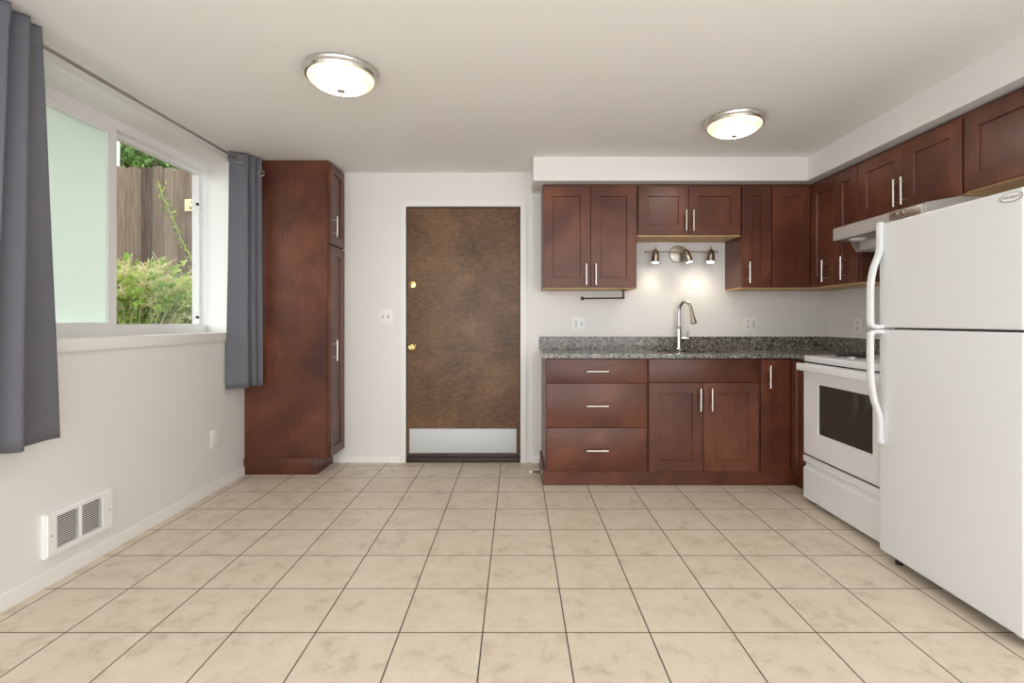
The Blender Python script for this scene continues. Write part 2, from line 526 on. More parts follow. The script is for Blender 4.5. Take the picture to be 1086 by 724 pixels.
for z in (1.985, 1.17):
    bm = bm_new(); bx(bm, XW - 0.062, XW - 0.043, FY1 - ft - 0.032, FY1 - ft - 0.020, z - 0.009, z + 0.009, 0.003)
    W(win, 'screen_clip', bm, M['dark'])
bm = bm_new(); bx(bm, XW - 0.10, XL + 0.016, WY0 - 0.1, WY1 + 0.002, WZ0 - 0.055, WZ0 + 0.002, 0.003)
bx(bm, XW - 0.10, XL - 0.14, WY1 - 0.01, WY1 + 0.10, WZ0 - 0.05, WZ0 + 0.0015)
W(win, 'window_sill', bm, M['trim'])

# entry door
door = bpy.data.objects.new('door_1', None); COL.objects.link(door); door.location = ((DX0 + DX1) / 2, YB + 0.03, 0); door['kind'] = 'structure'
bm = bm_new()
cw = 0.040
grid_plate(bm, [DX0 - cw, DX0, DX1, DX1 + 0.046], [0.0, DZ, DZ + 0.045], lambda i, j: not (i == 1 and j == 0), lambda u, w: (u, YB - 0.011, w), Vector((0, 0.011, 0)))
W(door, 'casing', bm, M['trim'])
bm = bm_new()
grid_plate(bm, [DX0, DX0 + 0.004, DX1 - 0.004, DX1], [0, DZ - 0.005, DZ], lambda i, j: not (i == 1 and j == 0), lambda u, w: (u, YB + 0.012, w), Vector((0, 0.13, 0)))
bx(bm, DX0 - 0.005, DX1 + 0.005, YB + 0.050, YB + 0.075, 0.0, DZ + 0.005)  # added dark plate behind the slab, stops light leaking through its gaps
W(door, 'jamb_and_leak_plate', bm, M['bronze'])
bm = bm_new(); bx(bm, DX0 + 0.008, DX1 - 0.010, YB + 0.004, YB + 0.048, 0.062, DZ - 0.010, 0.002)
slab = W(door, 'door_slab', bm, M['door'])
bm = bm_new(); bx(bm, DX0 + 0.001, DX1 - 0.001, YB - 0.012, YB + 0.13, 0.0, 0.035, 0.004); bx(bm, DX0 + 0.010, DX1 - 0.012, YB - 0.002, YB + 0.03, 0.034, 0.064, 0.003)
W(door, 'threshold', bm, M['bronze'])
bm = bm_new(); bx(bm, -0.868, -0.003, YB - 0.000, YB + 0.006, 0.076, 0.270, 0.001)
W(door, 'kick_plate', bm, M['aluminium'])
FY = Matrix.Rotation(PI / 2, 4, 'X')     # lathe axis z -> -y
def front(x, y, z):
    return Matrix.Translation((x, y, z)) @ FY
bm = bm_new(); lathe(bm, [(0, -0.002), (0.031, -0.002), (0.031, 0.006), (0.024, 0.012), (0.014, 0.016), (0.013, 0.030), (0.024, 0.040), (0.028, 0.052), (0.024, 0.063), (0.012, 0.068), (0.006, 0.066), (0, 0.066)], 32, front(-0.842, YB + 0.003, 0.930))
W(door, 'door_knob', bm, M['brass'])
bm = bm_new(); lathe(bm, [(0, -0.002), (0.031, -0.002), (0.031, 0.006), (0.027, 0.014), (0.012, 0.017), (0, 0.017)], 32, front(-0.842, YB + 0.003, 1.437))
bx(bm, -0.846, -0.838, YB - 0.030, YB - 0.012, 1.424, 1.450, 0.003)
W(door, 'deadbolt', bm, M['brass'])
bm = bm_new(); lathe(bm, [(0, -0.002), (0.010, -0.002), (0.010, 0.003), (0.006, 0.004), (0.005, 0.002), (0, 0.002)], 20, front(-0.440, YB + 0.003, 1.592))
W(door, 'peephole', bm, M['bronze'])
for z in (0.28, 1.05, 1.80):
    bm = bm_new(); tube(bm, [(DX1 - 0.005, YB + 0.001, z - 0.05), (DX1 - 0.005, YB + 0.001, z + 0.05)], 0.005, 10)
    W(door, 'hinge', bm, M['bronze'])

# ------------------------------------------------------------------ cabinets
def door_mesh(w, h, t=0.020, stile=0.073, raised=0.0105):
    """shaker door: local x 0..w, z 0..h, front at y=-t"""
    bm = bm_new()
    s = min(stile, w * 0.36)
    def ring(i, y):
        return [bm.verts.new(p) for p in ((i, y, i), (w - i, y, i), (w - i, y, h - i), (i, y, h - i))]
    e = 0.0018
    loops = [ring(0, 0), ring(0, -t + e), ring(e, -t), ring(s - 0.001, -t), ring(s, -t + 0.0015), ring(s + 0.0028, -t + raised)]
    bm.faces.new(loops[0][::-1]); bm.faces.new(loops[-1])
    for a, b in zip(loops, loops[1:]):
        for k in range(4):
            bm.faces.new((a[k], a[(k + 1) % 4], b[(k + 1) % 4], b[k]))
    bmesh.ops.recalc_face_normals(bm, faces=bm.faces[:])
    return bm

def handle_mesh(vertical=True, L=0.156, so=0.034):
    """bar pull centred at origin, sticking out towards -y"""
    bm = bm_new()
    ax = Vector((0, 0, 1)) if vertical else Vector((1, 0, 0))
    o = Vector((0, -so, 0))
    tube(bm, [o - ax * L / 2, o + ax * L / 2], 0.0062, 12)
    for s in (-1, 1):
        p = ax * (s * L * 0.32)
        tube(bm, [p + Vector((0, 0.001, 0)), p + o], 0.0045, 10)
    return bm

def add_door(root, x0, x1, z0, z1, d, handle=None, stile=0.073, hlabel=None, hL=0.156, matl='cherry'):
    """door on the face y=-d of the cabinet; handle=(x, z) centre in cabinet coordinates or None"""
    o = link('door', door_mesh(x1 - x0, z1 - z0, stile=stile), M[matl], root, (x0, -d - 0.0005, z0))
    if handle:
        link('handle', handle_mesh(True, hL), M['nickel'], o, (handle[0] - x0, -0.020, handle[1] - z0))
    return o

def carcass(root, w, d, z0, z1, underside=True, name='body'):
    bm = bm_new(); bx(bm, 0, w, -d, -0.001, z0 + (0.011 if underside else 0), z1, 0.0012, 1)
    link(name, bm, M['cherry'], root)
    if underside:
        bm = bm_new(); bx(bm, 0.001, w - 0.001, -d - 0.001, -0.002, z0, z0 + 0.0115, 0.001, 1)
        u = link('underside_panel', bm, M['birch'], root); u['label'] = 'pale unstained underside'

UZ0, UZ1 = 1.384, 2.166
G = 0.0035
UD = 0.289     # carcass depth of the wall cabinets
def at_wall(x): return (x, YK - 0.001, 0)
# two-door wall cabinet
r = thing('wall_cabinet', 'tall two-door cherry wall cabinet nearest the brown entry door, above the black rail', 'cabinet', at_wall(0.197), 0, 'cherry wall cabinets')
w = 0.700
carcass(r, w, UD, UZ0, UZ1)
mid = 0.3545
add_door(r, 0.002, mid - G / 2, UZ0 + 0.010, UZ1 - 0.020, UD, (mid - 0.036, UZ0 + 0.105))
add_door(r, mid + G / 2, w - 0.003, UZ0 + 0.010, UZ1 - 0.020, UD, (mid + 0.036, UZ0 + 0.105))
# short cabinet over the sink
r = thing('wall_cabinet', 'short two-door cherry wall cabinet above the spotlight bar and sink', 'cabinet', at_wall(0.900), 0, 'cherry wall cabinets')
w = 0.776
carcass(r, w, UD, 1.776, UZ1)
mid = 0.3815
add_door(r, 0.007, mid - G / 2, 1.788, UZ1 - 0.020, UD, (mid - 0.026, 1.788 + 0.100))
add_door(r, mid + G / 2, w - 0.007, 1.788, UZ1 - 0.020, UD, (mid + 0.028, 1.788 + 0.100))
# narrow one-door cabinet
r = thing('wall_cabinet', 'narrow one-door cherry wall cabinet between the short sink cabinet and the corner cabinet', 'cabinet', at_wall(1.679), 0, 'cherry wall cabinets')
w = 0.221
carcass(r, w, UD, UZ0, UZ1)
add_door(r, 0.003, w - 0.003, UZ0 + 0.010, UZ1 - 0.020, UD, (0.046, UZ0 + 0.118))
# L-shaped corner cabinet with a pair of hinged leaves
RX = 2.210     # carcass face of the right-hand wall cabinets (door fronts at 2.19)
r = thing('corner_wall_cabinet', 'cherry corner wall cabinet with two leaves meeting in the inner corner', 'cabinet', (2.2, 3.8, 0), 0, 'cherry wall cabinets')
YF = YK - 0.001 - UD
poly = [(1.903, YK - 0.002), (1.903, YF), (RX, YF), (RX, 3.507), (XR - 0.002, 3.507), (XR - 0.002, YK - 0.002)]
bm = bm_new(); prism(bm, poly, 'z', UZ0 + 0.011, UZ1); W(r, 'body', bm, M['cherry'])
bm = bm_new(); prism(bm, [(a + (0.001 if a < 2 else 0), b) for a, b in poly], 'z', UZ0, UZ0 + 0.0115); u = W(r, 'underside_panel', bm, M['birch']); u['label'] = 'pale unstained underside'
def world_door(root, p0, rotz, w, z0, z1, handle=None, stile=0.073):
    o = link('door', door_mesh(w, z1 - z0, stile=stile), M['cherry'], root, (p0[0] - root.location.x, p0[1] - root.location.y, z0 - root.location.z), rotz)
    if handle:
        link('handle', handle_mesh(True), M['nickel'], o, (handle[0], -0.020, handle[1]))
    return o
world_door(r, (1.908, YF - 0.0005), 0, 2.188 - 1.908, UZ0 + 0.010, UZ1 - 0.020)
world_door(r, (RX - 0.0005, YF - 0.023), -PI / 2, YF - 0.023 - 3.511, UZ0 + 0.010, UZ1 - 0.020, (0.195, 0.102))
# right-hand run: local x runs towards the camera
def at_right(y): return (XR - 0.001, y, 0)
RD = XR - 0.001 - RX
r = thing('wall_cabinet', 'narrow one-door cherry wall cabinet beside the range hood, its bare side under the hood', 'cabinet', at_right(3.505), -PI / 2, 'cherry wall cabinets')
w = 0.234
carcass(r, w, RD, UZ0, UZ1)
add_door(r, 0.003, w - 0.003, UZ0 + 0.010, UZ1 - 0.020, RD, (0.115, UZ0 + 0.112))
r = thing('wall_cabinet', 'short two-door cherry wall cabinet above the range hood', 'cabinet', at_right(3.269), -PI / 2, 'cherry wall cabinets')
w = 0.768
carcass(r, w, RD, 1.763, UZ1)
mid = 0.312
add_door(r, 0.005, 0.384 - G / 2, 1.770, UZ1 - 0.020, RD, (0.384 - 0.030, 1.770 + 0.105))
add_door(r, 0.384 + G / 2, w - 0.005, 1.770, UZ1 - 0.020, RD, (0.384 + 0.028, 1.770 + 0.105))
r = thing('wall_cabinet', 'short cherry wall cabinet above the white refrigerator', 'cabinet', at_right(2.499), -PI / 2, 'cherry wall cabinets')
w = 0.914
carcass(r, w, RD, 1.770, UZ1)
add_door(r, 0.006, 0.457 - G / 2, 1.778, UZ1 - 0.020, RD, (0.457 - 0.028, 1.778 + 0.105))
add_door(r, 0.457 + G / 2, w - 0.005, 1.778, UZ1 - 0.020, RD, (0.457 + 0.028, 1.778 + 0.105))

# tall cabinet by the window
r = thing('tall_cabinet', 'floor-to-ceiling cherry pantry cabinet in the corner between curtain and entry door', 'cabinet', (XL + 0.002, 3.800, 0), PI / 2)
w, d = 0.318, 0.622
bm = bm_new(); bx(bm, 0, w, -d, -0.001, 0.115, 2.340, 0.002, 1); link('body', bm, M['cherry'], r)
bm = bm_new(); bx(bm, -0.013, 0, -d + 0.075, -0.001, 0.0, 0.122, 0.004); bx(bm, -0.001, w, -d + 0.075, -d + 0.088, 0, 0.116)
bx(bm, w - 0.02, w, -d + 0.08, -0.002, 0, 0.116)
link('plinth', bm, M['cherry_flat'], r)
add_door(r, 0.006, w - 0.004, 1.722, 2.330, d, (0.052, 1.722 + 0.135), stile=0.068)
add_door(r, 0.006, w - 0.004, 0.122, 1.706, d, (0.052, 0.920), stile=0.068)

# base cabinets
BD = YK - 0.001 - 3.530        # carcass depth, door fronts at 3.51
BZ0, BZ1 = 0.104, 0.889
def drawer_mesh(w, h, t=0.020):
    bm = bm_new(); bx(bm, 0, w, -t, 0, 0, h, 0.002, 2); return bm
r = thing('drawer_cabinet', 'cherry base cabinet with three plain drawers beside the entry door', 'cabinet', at_wall(0.200), 0)
w = 0.703
carcass(r, w, BD, BZ0, BZ1, False)
for z0, z1 in ((0.106, 0.406), (0.410, 0.713), (0.717, 0.880)):
    o = link('drawer', drawer_mesh(w - 0.012, z1 - z0), M['cherry_flat'], r, (0.006, -BD - 0.0005, z0))
    link('handle', handle_mesh(False, 0.150), M['nickel'], o, (0.347, -0.020, (z1 - z0) / 2 if z1 < 0.42 else (z1 - z0) * 0.5))
r = thing('sink_cabinet', 'cherry base cabinet under the sink with plain top panel and two doors', 'cabinet', at_wall(0.905), 0)
w = 0.771
carcass(r, w, BD, BZ0, BZ1, False)
link('false_front', drawer_mesh(w - 0.014, 0.160), M['cherry_flat'], r, (0.007, -BD - 0.0005, 0.720))
mid = 0.382
add_door(r, 0.007, mid - G / 2, 0.106, 0.716, BD, (mid - 0.028, 0.716 - 0.112))
add_door(r, mid + G / 2, w - 0.007, 0.106, 0.716, BD, (mid + 0.050, 0.716 - 0.112))
BX = 1.910     # carcass face of the right-hand base run
r = thing('corner_base_cabinet', 'cherry corner base cabinet with two tall leaves beside the white range', 'cabinet', (2.1, 3.7, 0), 0)
YBF = YK - 0.001 - BD
bm = bm_new(); prism(bm, [(1.679, YK - 0.002), (1.679, YBF), (BX, YBF), (BX, 3.238), (XR - 0.002, 3.238), (XR - 0.002, YK - 0.002)], 'z', BZ0, BZ1)
W(r, 'body', bm, M['cherry'])
o = world_door(r, (1.686, YBF - 0.0005), 0, 1.886 - 1.686, 0.106, 0.880, None, 0.062)
link('handle', handle_mesh(True), M['nickel'], o, (0.049, -0.020, 0.655))
world_door(r, (BX - 0.0005, YBF - 0.024), -PI / 2, YBF - 0.024 - 3.243, 0.106, 0.880, None, 0.062)
# continuous toe-kick
bm = bm_new()
prism(bm, [(0.185, 3.548), (1.945, 3.548), (1.945, 3.238), (1.965, 3.238), (1.965, 3.568), (0.199, 3.568), (0.200, YK - 0.012), (0.185, YK - 0.012)], 'z', 0.0, 0.103, 0.002)
tag(link('toe_kick', bm, M['cherry_flat']), 'long cherry plinth board along the floor under the base cabinets', 'plinth')

# ------------------------------------------------------------------ worktop, sink, tap
r = thing('countertop', 'L-shaped speckled grey granite countertop with low granite backsplash', 'countertop', (1.3, 3.8, 0.889))
SX0, SX1, SYA, SYB = 1.010, 1.560, 3.620, 3.985
bm = bm_new()
xs = [0.180, SX0, SX1, 1.868, XR - 0.001]; ys = [3.236, 3.490, SYA, SYB, YK - 0.001]
grid_plate(bm, xs, ys, lambda i, j: (j > 0 or i == 3) and not (i == 1 and j == 2), lambda u, w: (u, w, 0.9175), Vector((0, 0, -0.0285)))
W(r, 'worktop', bm, M['granite'])
bm = bm_new(); bx(bm, 0.180, XR - 0.001, YK - 0.021, YK - 0.001, 0.9170, 1.018, 0.0015, 1)
W(r, 'backsplash', bm, M['granite'])
bm = bm_new(); bx(bm, XR - 0.021, XR - 0.001, 3.236, YK - 0.022, 0.9170, 1.018, 0.0015, 1)
W(r, 'backsplash', bm, M['granite'])

r = thing('sink', 'undermount stainless steel sink set in the granite countertop', 'sink', ((SX0 + SX1) / 2, (SYA + SYB) / 2, 0.72))
bm = bm_new()
bmesh.ops.create_cube(bm, size=1.0)
for v in bm.verts:
    v.co = Vector((v.co.x * (SX1 - SX0 + 0.03), v.co.y * (SYB - SYA + 0.03), 0.79 + v.co.z * 0.19))
f = max(bm.faces, key=lambda f: f.calc_center_median().z)
bmesh.ops.inset_region(bm, faces=[f], thickness=0.020, depth=0)
bmesh.ops.inset_region(bm, faces=[f], thickness=0.012, depth=0)
bmesh.ops.translate(bm, verts=f.verts[:], vec=(0, 0, -0.170))
bmesh.ops.translate(bm, verts=bm.verts[:], vec=((SX0 + SX1) / 2, (SYA + SYB) / 2, 0.0))
W(r, 'basin', bm, M['steel'])
bm = bm_new(); lathe(bm, [(0, 0), (0.045, 0), (0.045, 0.003), (0.030, 0.004), (0.026, 0.001), (0, 0.001)], 28, Matrix.Translation(((SX0 + SX1) / 2, (SYA + SYB) / 2, 0.7145)))
W(r, 'drain', bm, M['chrome'])

FX, FYY, FZ = 1.283, 4.030, 0.9175
r = thing('kitchen_faucet', 'polished gooseneck pull-down kitchen faucet behind the sink', 'faucet', (FX, FYY, FZ))
bm = bm_new(); lathe(bm, [(0, 0), (0.029, 0), (0.029, 0.006), (0.0235, 0.012), (0.0215, 0.10), (0.0215, 0.155), (0.017, 0.175), (0.014, 0.185), (0, 0.185)], 28); link('faucet_body', bm, M['chrome'], r)
bm = bm_new()
pts = [(0, 0, 0.17), (0, 0, 0.29)]
dirx, diry = 0.50, -0.80
R = 0.064
for k in range(1, 13):
    a = PI * k / 12 * 0.93
    c = R - R * math.cos(a)
    pts.append((c * dirx, c * diry, 0.29 + R * 1.35 * math.sin(a)))
tube(bm, pts, 0.0125, 14); link('spout', bm, M['chrome'], r)
e = Vector(pts[-1]); dv = (Vector(pts[-1]) - Vector(pts[-2])).normalized()
bm = bm_new(); tube(bm, [e - dv * 0.004, e + dv * 0.02, e + dv * 0.05, e + dv * 0.085, e + dv * 0.105, e + dv * 0.108], [0.0135, 0.0150, 0.0160, 0.0215, 0.0235, 0.020], 16)
link('spray_head', bm, M['satin_nickel'], r)
bm = bm_new(); tube(bm, [(0.018, 0, 0.088), (0.075, -0.012, 0.088)], 0.0125, 14); tube(bm, [(0.066, -0.010, 0.088), (0.067, -0.013, 0.148)], [0.006, 0.0050], 10)
link('lever_handle', bm, M['chrome'], r)

# ------------------------------------------------------------------ ceiling lamps
LS = Matrix.Diagonal((0.945, 0.945, 0.93, 1))
def ceiling_lamp(loc, label):
    r = thing('ceiling_light', label, 'light', loc, 0, 'flush ceiling lights')
    bm = bm_new(); lathe(bm, [(0, 0.0), (0.178, 0.0), (0.180, -0.010), (0.176, -0.020), (0.178, -0.032), (0.172, -0.043), (0.160, -0.044), (0.160, -0.030), (0, -0.030)], 56, LS)
    link('metal_ring', bm, M['nickel'], r)
    bm = bm_new()
    prof = [(0.163, -0.040)] + [(0.163 * math.cos(a), -0.040 - 0.062 * math.sin(a)) for a in [PI / 2 * k / 12 for k in range(1, 12)]] + [(0, -0.102)]
    lathe(bm, prof, 56, LS); link('glass_bowl', bm, M['bowl'], r)
    bm = bm_new(); lathe(bm, [(0, -0.090), (0.021, -0.091), (0.022, -0.099), (0.012, -0.109), (0.006, -0.112), (0.007, -0.118), (0.003, -0.124), (0, -0.125)], 24); link('finial', bm, M['satin_nickel'], r)
    return r
ceiling_lamp((-0.842, 2.442, ZC), 'lit flush ceiling light with nickel ring nearer the window')
ceiling_lamp((1.298, 3.035, ZC), 'lit flush ceiling light with nickel ring nearer the wall cabinets')

# ------------------------------------------------------------------ spotlight bar over the sink
BZ, BY = 1.690, YK - 0.075
r = thing('spotlight_bar', 'nickel three-spot light bar on the wall above the faucet', 'light', (1.298, YK, BZ))
bm = bm_new(); lathe(bm, [(0, 0), (0.070, 0), (0.070, 0.010), (0.066, 0.018), (0.030, 0.022), (0, 0.022)], 40, front(1.298, YK - 0.0005, BZ - 0.010)); W(r, 'backplate', bm, M['satin_nickel'])
bm = bm_new(); tube(bm, [(1.018, BY, BZ), (1.588, BY, BZ)], 0.0052, 12)
for x in (1.018, 1.588):
    lathe(bm, [(0, -0.007), (0.008, -0.006), (0.0095, 0), (0.008, 0.006), (0, 0.007)], 14, Matrix.Translation((x, BY, BZ)) @ Matrix.Rotation(PI / 2, 4, 'Y'))
tube(bm, [(1.298, YK - 0.02, BZ - 0.004), (1.298, BY, BZ)], 0.008, 12)
W(r, 'bar', bm, M['satin_nickel'])
for x, lean, fwd in ((1.098, -0.10, 0.16), (1.338, 0.24, 0.22), (1.535, -0.16, 0.26)):
    ax = Vector((lean, -fwd, -1)).normalized()
    rot = Vector((0, 0, -1)).rotation_difference(ax).to_matrix().to_4x4()
    m = Matrix.Translation((x, BY - 0.008, BZ)) @ rot
    bm = bm_new()
    lathe(bm, [(0, 0.050), (0.0035, 0.050), (0.0035, 0.026), (0.007, 0.022), (0.012, 0.014), (0.0225, 0.006), (0.0240, 0.000), (0.0245, -0.026), (0.0290, -0.031), (0.0300, -0.088), (0.0275, -0.090), (0.0255, -0.080), (0, -0.078)], 26, m)
    h = W(r, 'spot_head', bm, M['satin_nickel'])
    bm = bm_new(); lathe(bm, [(0, -0.0880), (0.014, -0.0870), (0.0248, -0.0840), (0.0248, -0.0815), (0, -0.0810)], 24, m)
    bmesh.ops.translate(bm, verts=bm.verts[:], vec=-Vector(r.location)); b_ = link('bulb', bm, M['bulb'], h)
    ld = bpy.data.lights.new('spot_light', 'SPOT'); ld.energy = SPOT; ld.color = (1.0, 0.84, 0.64); ld.spot_size = math.radians(125); ld.spot_blend = 1.0; ld.shadow_soft_size = 0.03
    lo = bpy.data.objects.new('spot_light', ld); COL.objects.link(lo)
    p = m @ Vector((0, 0, -0.104)); lo.location = p
    lo.rotation_euler = Vector((0, 0, -1)).rotation_difference(Vector((lean, -fwd * 0.5, -1)).normalized()).to_euler()

# paper-towel rail under the left wall cabinet
r = thing('towel_holder', 'black paper towel rail hanging under the two-door wall cabinet', 'towel rail', (0.83, 3.95, UZ0))
bm = bm_new(); bx(bm, 0.822, 0.832, 3.935, 3.965, UZ0 - 0.070, UZ0 - 0.0005, 0.002); bx(bm, 0.800, 0.846, 3.925, 3.975, UZ0 - 0.005, UZ0 - 0.0004, 0.001); W(r, 'bracket', bm, M['bronze'])
bm = bm_new(); tube(bm, [(0.836, 3.95, UZ0 - 0.063), (0.515, 3.95, UZ0 - 0.066)], 0.0065, 12); lathe(bm, [(0, -0.010), (0.014, -0.010), (0.014, 0.010), (0, 0.010)], 18, Matrix.Translation((0.508, 3.95, UZ0 - 0.066)) @ Matrix.Rotation(PI / 2, 4, 'Y')); W(r, 'rail', bm, M['black'])

# ------------------------------------------------------------------ wall plates
def plate_on(loc, rotz, w, h, label, devices, name='wall_outlet', cat='outlet', group=None):
    """plate facing local -y; devices: (x, kind)"""
    r = thing(name, label, cat, loc, rotz, group)
    bm = bm_new(); bx(bm, -w / 2, w / 2, -0.006, 0.0005, -h / 2, h / 2, 0.003); link('cover_plate', bm, M['plastic'], r)
    for x, kind in devices:
        if kind == 'toggle':
            bm = bm_new(); bx(bm, x - 0.006, x + 0.006, -0.0075, -0.005, -0.013, 0.013); o = link('toggle_slot', bm, M['grey_plastic'], r)
            bm = bm_new(); prism(bm, [(-0.006, -0.004), (-0.018, 0.006), (-0.017, 0.012), (-0.006, 0.008)], 'x', x - 0.004, x + 0.004); link('toggle', bm, M['plastic'], o)
        else:
            bm = bm_new(); bx(bm, x - 0.0168, x + 0.0168, -0.0085, -0.004, -0.034, 0.034, 0.002); o = link('receptacle', bm, M['plastic'], r)
            for zz_ in (-0.021, 0.021):
                for a, b in ((-0.0085, -0.0050), (0.0050, 0.0085)):
                    bm = bm_new(); bx(bm, x + a, x + b, -0.0090, -0.008, zz_ - 0.001, zz_ + 0.009); link('slot', bm, M['dark'], o)
                bm = bm_new(); lathe(bm, [(0, 0), (0.003, 0), (0.003, 0.0006), (0, 0.0006)], 10, Matrix.Translation((x, -0.0084, zz_ - 0.007)) @ FY); link('ground_hole', bm, M['dark'], o)
            if kind == 'gfci':
                for a in (-0.0040, 0.0015):
                    bm = bm_new(); bx(bm, x - 0.008, x + 0.008, -0.0092, -0.008, a, a + 0.0035); link('test_button', bm, M['dark'], o)
    for x in sorted({x for x, k in devices}) or [0.0]:
        for zz_ in (-0.0445, 0.0445) if devices else (-0.03, 0.03):
            bm = bm_new(); lathe(bm, [(0, 0), (0.003, 0), (0.0028, 0.001), (0, 0.001)], 10, Matrix.Translation((x, -0.0058, zz_)) @ FY)
            link('screw', bm, M['plastic'], r)
    return r
plate_on((0.499, YK - 0.0006, 1.122), 0, 0.108, 0.112, 'white double outlet plate under the black towel rail', [(-0.023, 'gfci'), (0.023, 'toggle')])
plate_on((1.884, YK - 0.0006, 1.116), 0, 0.116, 0.116, 'white double outlet plate under the corner wall cabinet', [(-0.023, 'duplex'), (0.023, 'gfci')])
plate_on((XR - 0.0006, 3.735, 1.105), -PI / 2, 0.074, 0.112, 'white single outlet plate above the backsplash, behind the range', [(0, 'duplex')])
plate_on((-1.062, YB - 0.0006, 1.180), 0, 0.122, 0.118, 'white double light switch plate beside the brown entry door', [(-0.023, 'toggle'), (0.023, 'toggle')], 'light_switch', 'switch')
plate_on((XL + 0.0006, 3.442, 0.352), PI / 2, 0.118, 0.124, 'blank white cover plate low on the wall below the far curtain', [], 'blank_plate', 'wall plate')

# ------------------------------------------------------------------ wall heater grille
r = thing('wall_heater', 'white louvred heater vent low on the wall under the window', 'vent', (XL, 2.358, 0.122))
y0, y1, z0, z1 = 2.178, 2.536, 0.122, 0.313
bm = bm_new()
grid_plate(bm, [y0, 2.226, 2.345, 2.355, 2.473, y1], [z0, z0 + 0.026, z1 - 0.021, z1], lambda i, j: not (i in (1, 3) and j == 1), lambda u, w: (XL + 0.026, u, w), Vector((-0.0255, 0, 0)))
oe = [e for e in bm.edges if len(e.link_faces) == 2 and e.calc_face_angle(0) > 1.0 and all(v.co.x > XL + 0.02 and (v.co.y in (min(q.co.y for q in bm.verts), max(q.co.y for q in bm.verts)) or v.co.z in (min(q.co.z for q in bm.verts), max(q.co.z for q in bm.verts))) for v in e.verts)]
bmesh.ops.bevel(bm, geom=oe, offset=0.006, segments=3, affect='EDGES')
W(r, 'grille_frame', bm, M['plastic'])
bm = bm_new(); bx(bm, XL + 0.001, XL + 0.004, 2.220, 2.480, z0 + 0.018, z1 - 0.015); W(r, 'dark_interior', bm, M['dark'])
for a, b in ((2.2255, 2.3455), (2.3545, 2.4735)):
    for k in range(15):
        z = z0 + 0.0315 + k * 0.0096
        bm = bm_new(); prism(bm, [(XL + 0.0235, z), (XL + 0.0235, z + 0.0036), (XL + 0.013, z - 0.0004), (XL + 0.013, z - 0.0040)], 'y', a, b)
        W(r, 'louver', bm, M['plastic'])
for y in (2.200, 2.512):
    bm = bm_new(); lathe(bm, [(0, 0), (0.004, 0), (0.0035, 0.0015), (0, 0.002)], 12, Matrix.Translation((XL + 0.0258, y, 0.215)) @ Matrix.Rotation(PI / 2, 4, 'Y')); W(r, 'screw', bm, M['grey_plastic'])

# ------------------------------------------------------------------ curtains
ROD_X, ROD_Z = -1.968, 2.285
def spline(ps, n):
    out = []
    P = [ps[0]] + list(ps) + [ps[-1]]
    m = len(ps) - 1
    for q in range(n + 1):
        f = min(q / n * m, m - 1e-6); i = int(f) + 1; t = f - int(f)
        out.append(tuple(0.5 * (2 * P[i][c] + (P[i + 1][c] - P[i - 1][c]) * t + (2 * P[i - 1][c] - 5 * P[i][c] + 4 * P[i + 1][c] - P[i + 2][c]) * t * t + (3 * P[i][c] - P[i - 1][c] - 3 * P[i + 1][c] + P[i + 2][c]) * t ** 3) for c in (0, 1)))
    return out
def curtain(name, label, top, bot, zt, zb, rings=()):
    """top and bot: the fold lines (x, y) of the cloth at head and hem"""
    r = thing(name, label, 'curtain', (ROD_X, top[len(top) // 2][1], zb), 0, 'grey curtains')
    NU, NV = (len(top) - 1) * 12, 34
    a, b = spline(top, NU), spline(bot, NU)
    def surf(v0, v1, nv, off):
        bm = bm_new(); rows = []
        for j in range(nv + 1):
            v = v0 + (v1 - v0) * j / nv
            k = v ** 0.85
            rows.append([bm.verts.new((a[i][0] + (b[i][0] - a[i][0]) * k + off + 0.003 * math.sin(i * 0.31 + 5 * v) * v, a[i][1] + (b[i][1] - a[i][1]) * k + 0.003 * math.sin(i * 0.2 + 7 * v) * v,
                                       zt + (zb - zt) * v - 0.004 * math.sin(i * 0.4) * v)) for i in range(NU + 1)])
        for ra, rb in zip(rows, rows[1:]):
            for i in range(NU):
                bm.faces.new((ra[i], ra[i + 1], rb[i + 1], rb[i]))
        return bm
    o = W(r, 'curtain_cloth', surf(0, 1, NV, 0.0), M['curtain'])
    md = o.modifiers.new('thickness', 'SOLIDIFY'); md.thickness = 0.0025; md.offset = 0
    o = W(r, 'head_hem', surf(0.0005, 0.052, 5, 0.0008), M['curtain'])
    md = o.modifiers.new('thickness', 'SOLIDIFY'); md.thickness = 0.0045; md.offset = 0
    for (x, y, z, ang) in rings:
        bm = bm_new()
        pts = [(0.020 * math.cos(2 * PI * q / 28), 0, 0.020 * math.sin(2 * PI * q / 28)) for q in range(29)]
        tube(bm, pts, 0.0045, 10, False)
        bmesh.ops.transform(bm, matrix=Matrix.Translation((x, y, z)) @ Matrix.Rotation(ang, 4, 'Z'), verts=bm.verts[:])
        W(r, 'grommet', bm, M['chrome'])
    return r
curtain('curtain', 'long dark grey curtain bunched at the near end of the window',
        [(-1.95, 1.66), (-1.90, 1.71), (-1.95, 1.75), (-1.90, 1.80), (-1.95, 1.84), (-1.895, 1.905), (-1.952, 1.930), (-1.905, 1.990), (-1.950, 2.008), (-1.925, 2.062)],
        [(-1.96, 1.60), (-1.89, 1.66), (-1.96, 1.70), (-1.89, 1.75), (-1.96, 1.79), (-1.88, 1.825), (-1.955, 1.850), (-1.880, 1.940), (-1.950, 1.975), (-1.925, 2.145)], 2.335, 0.650)
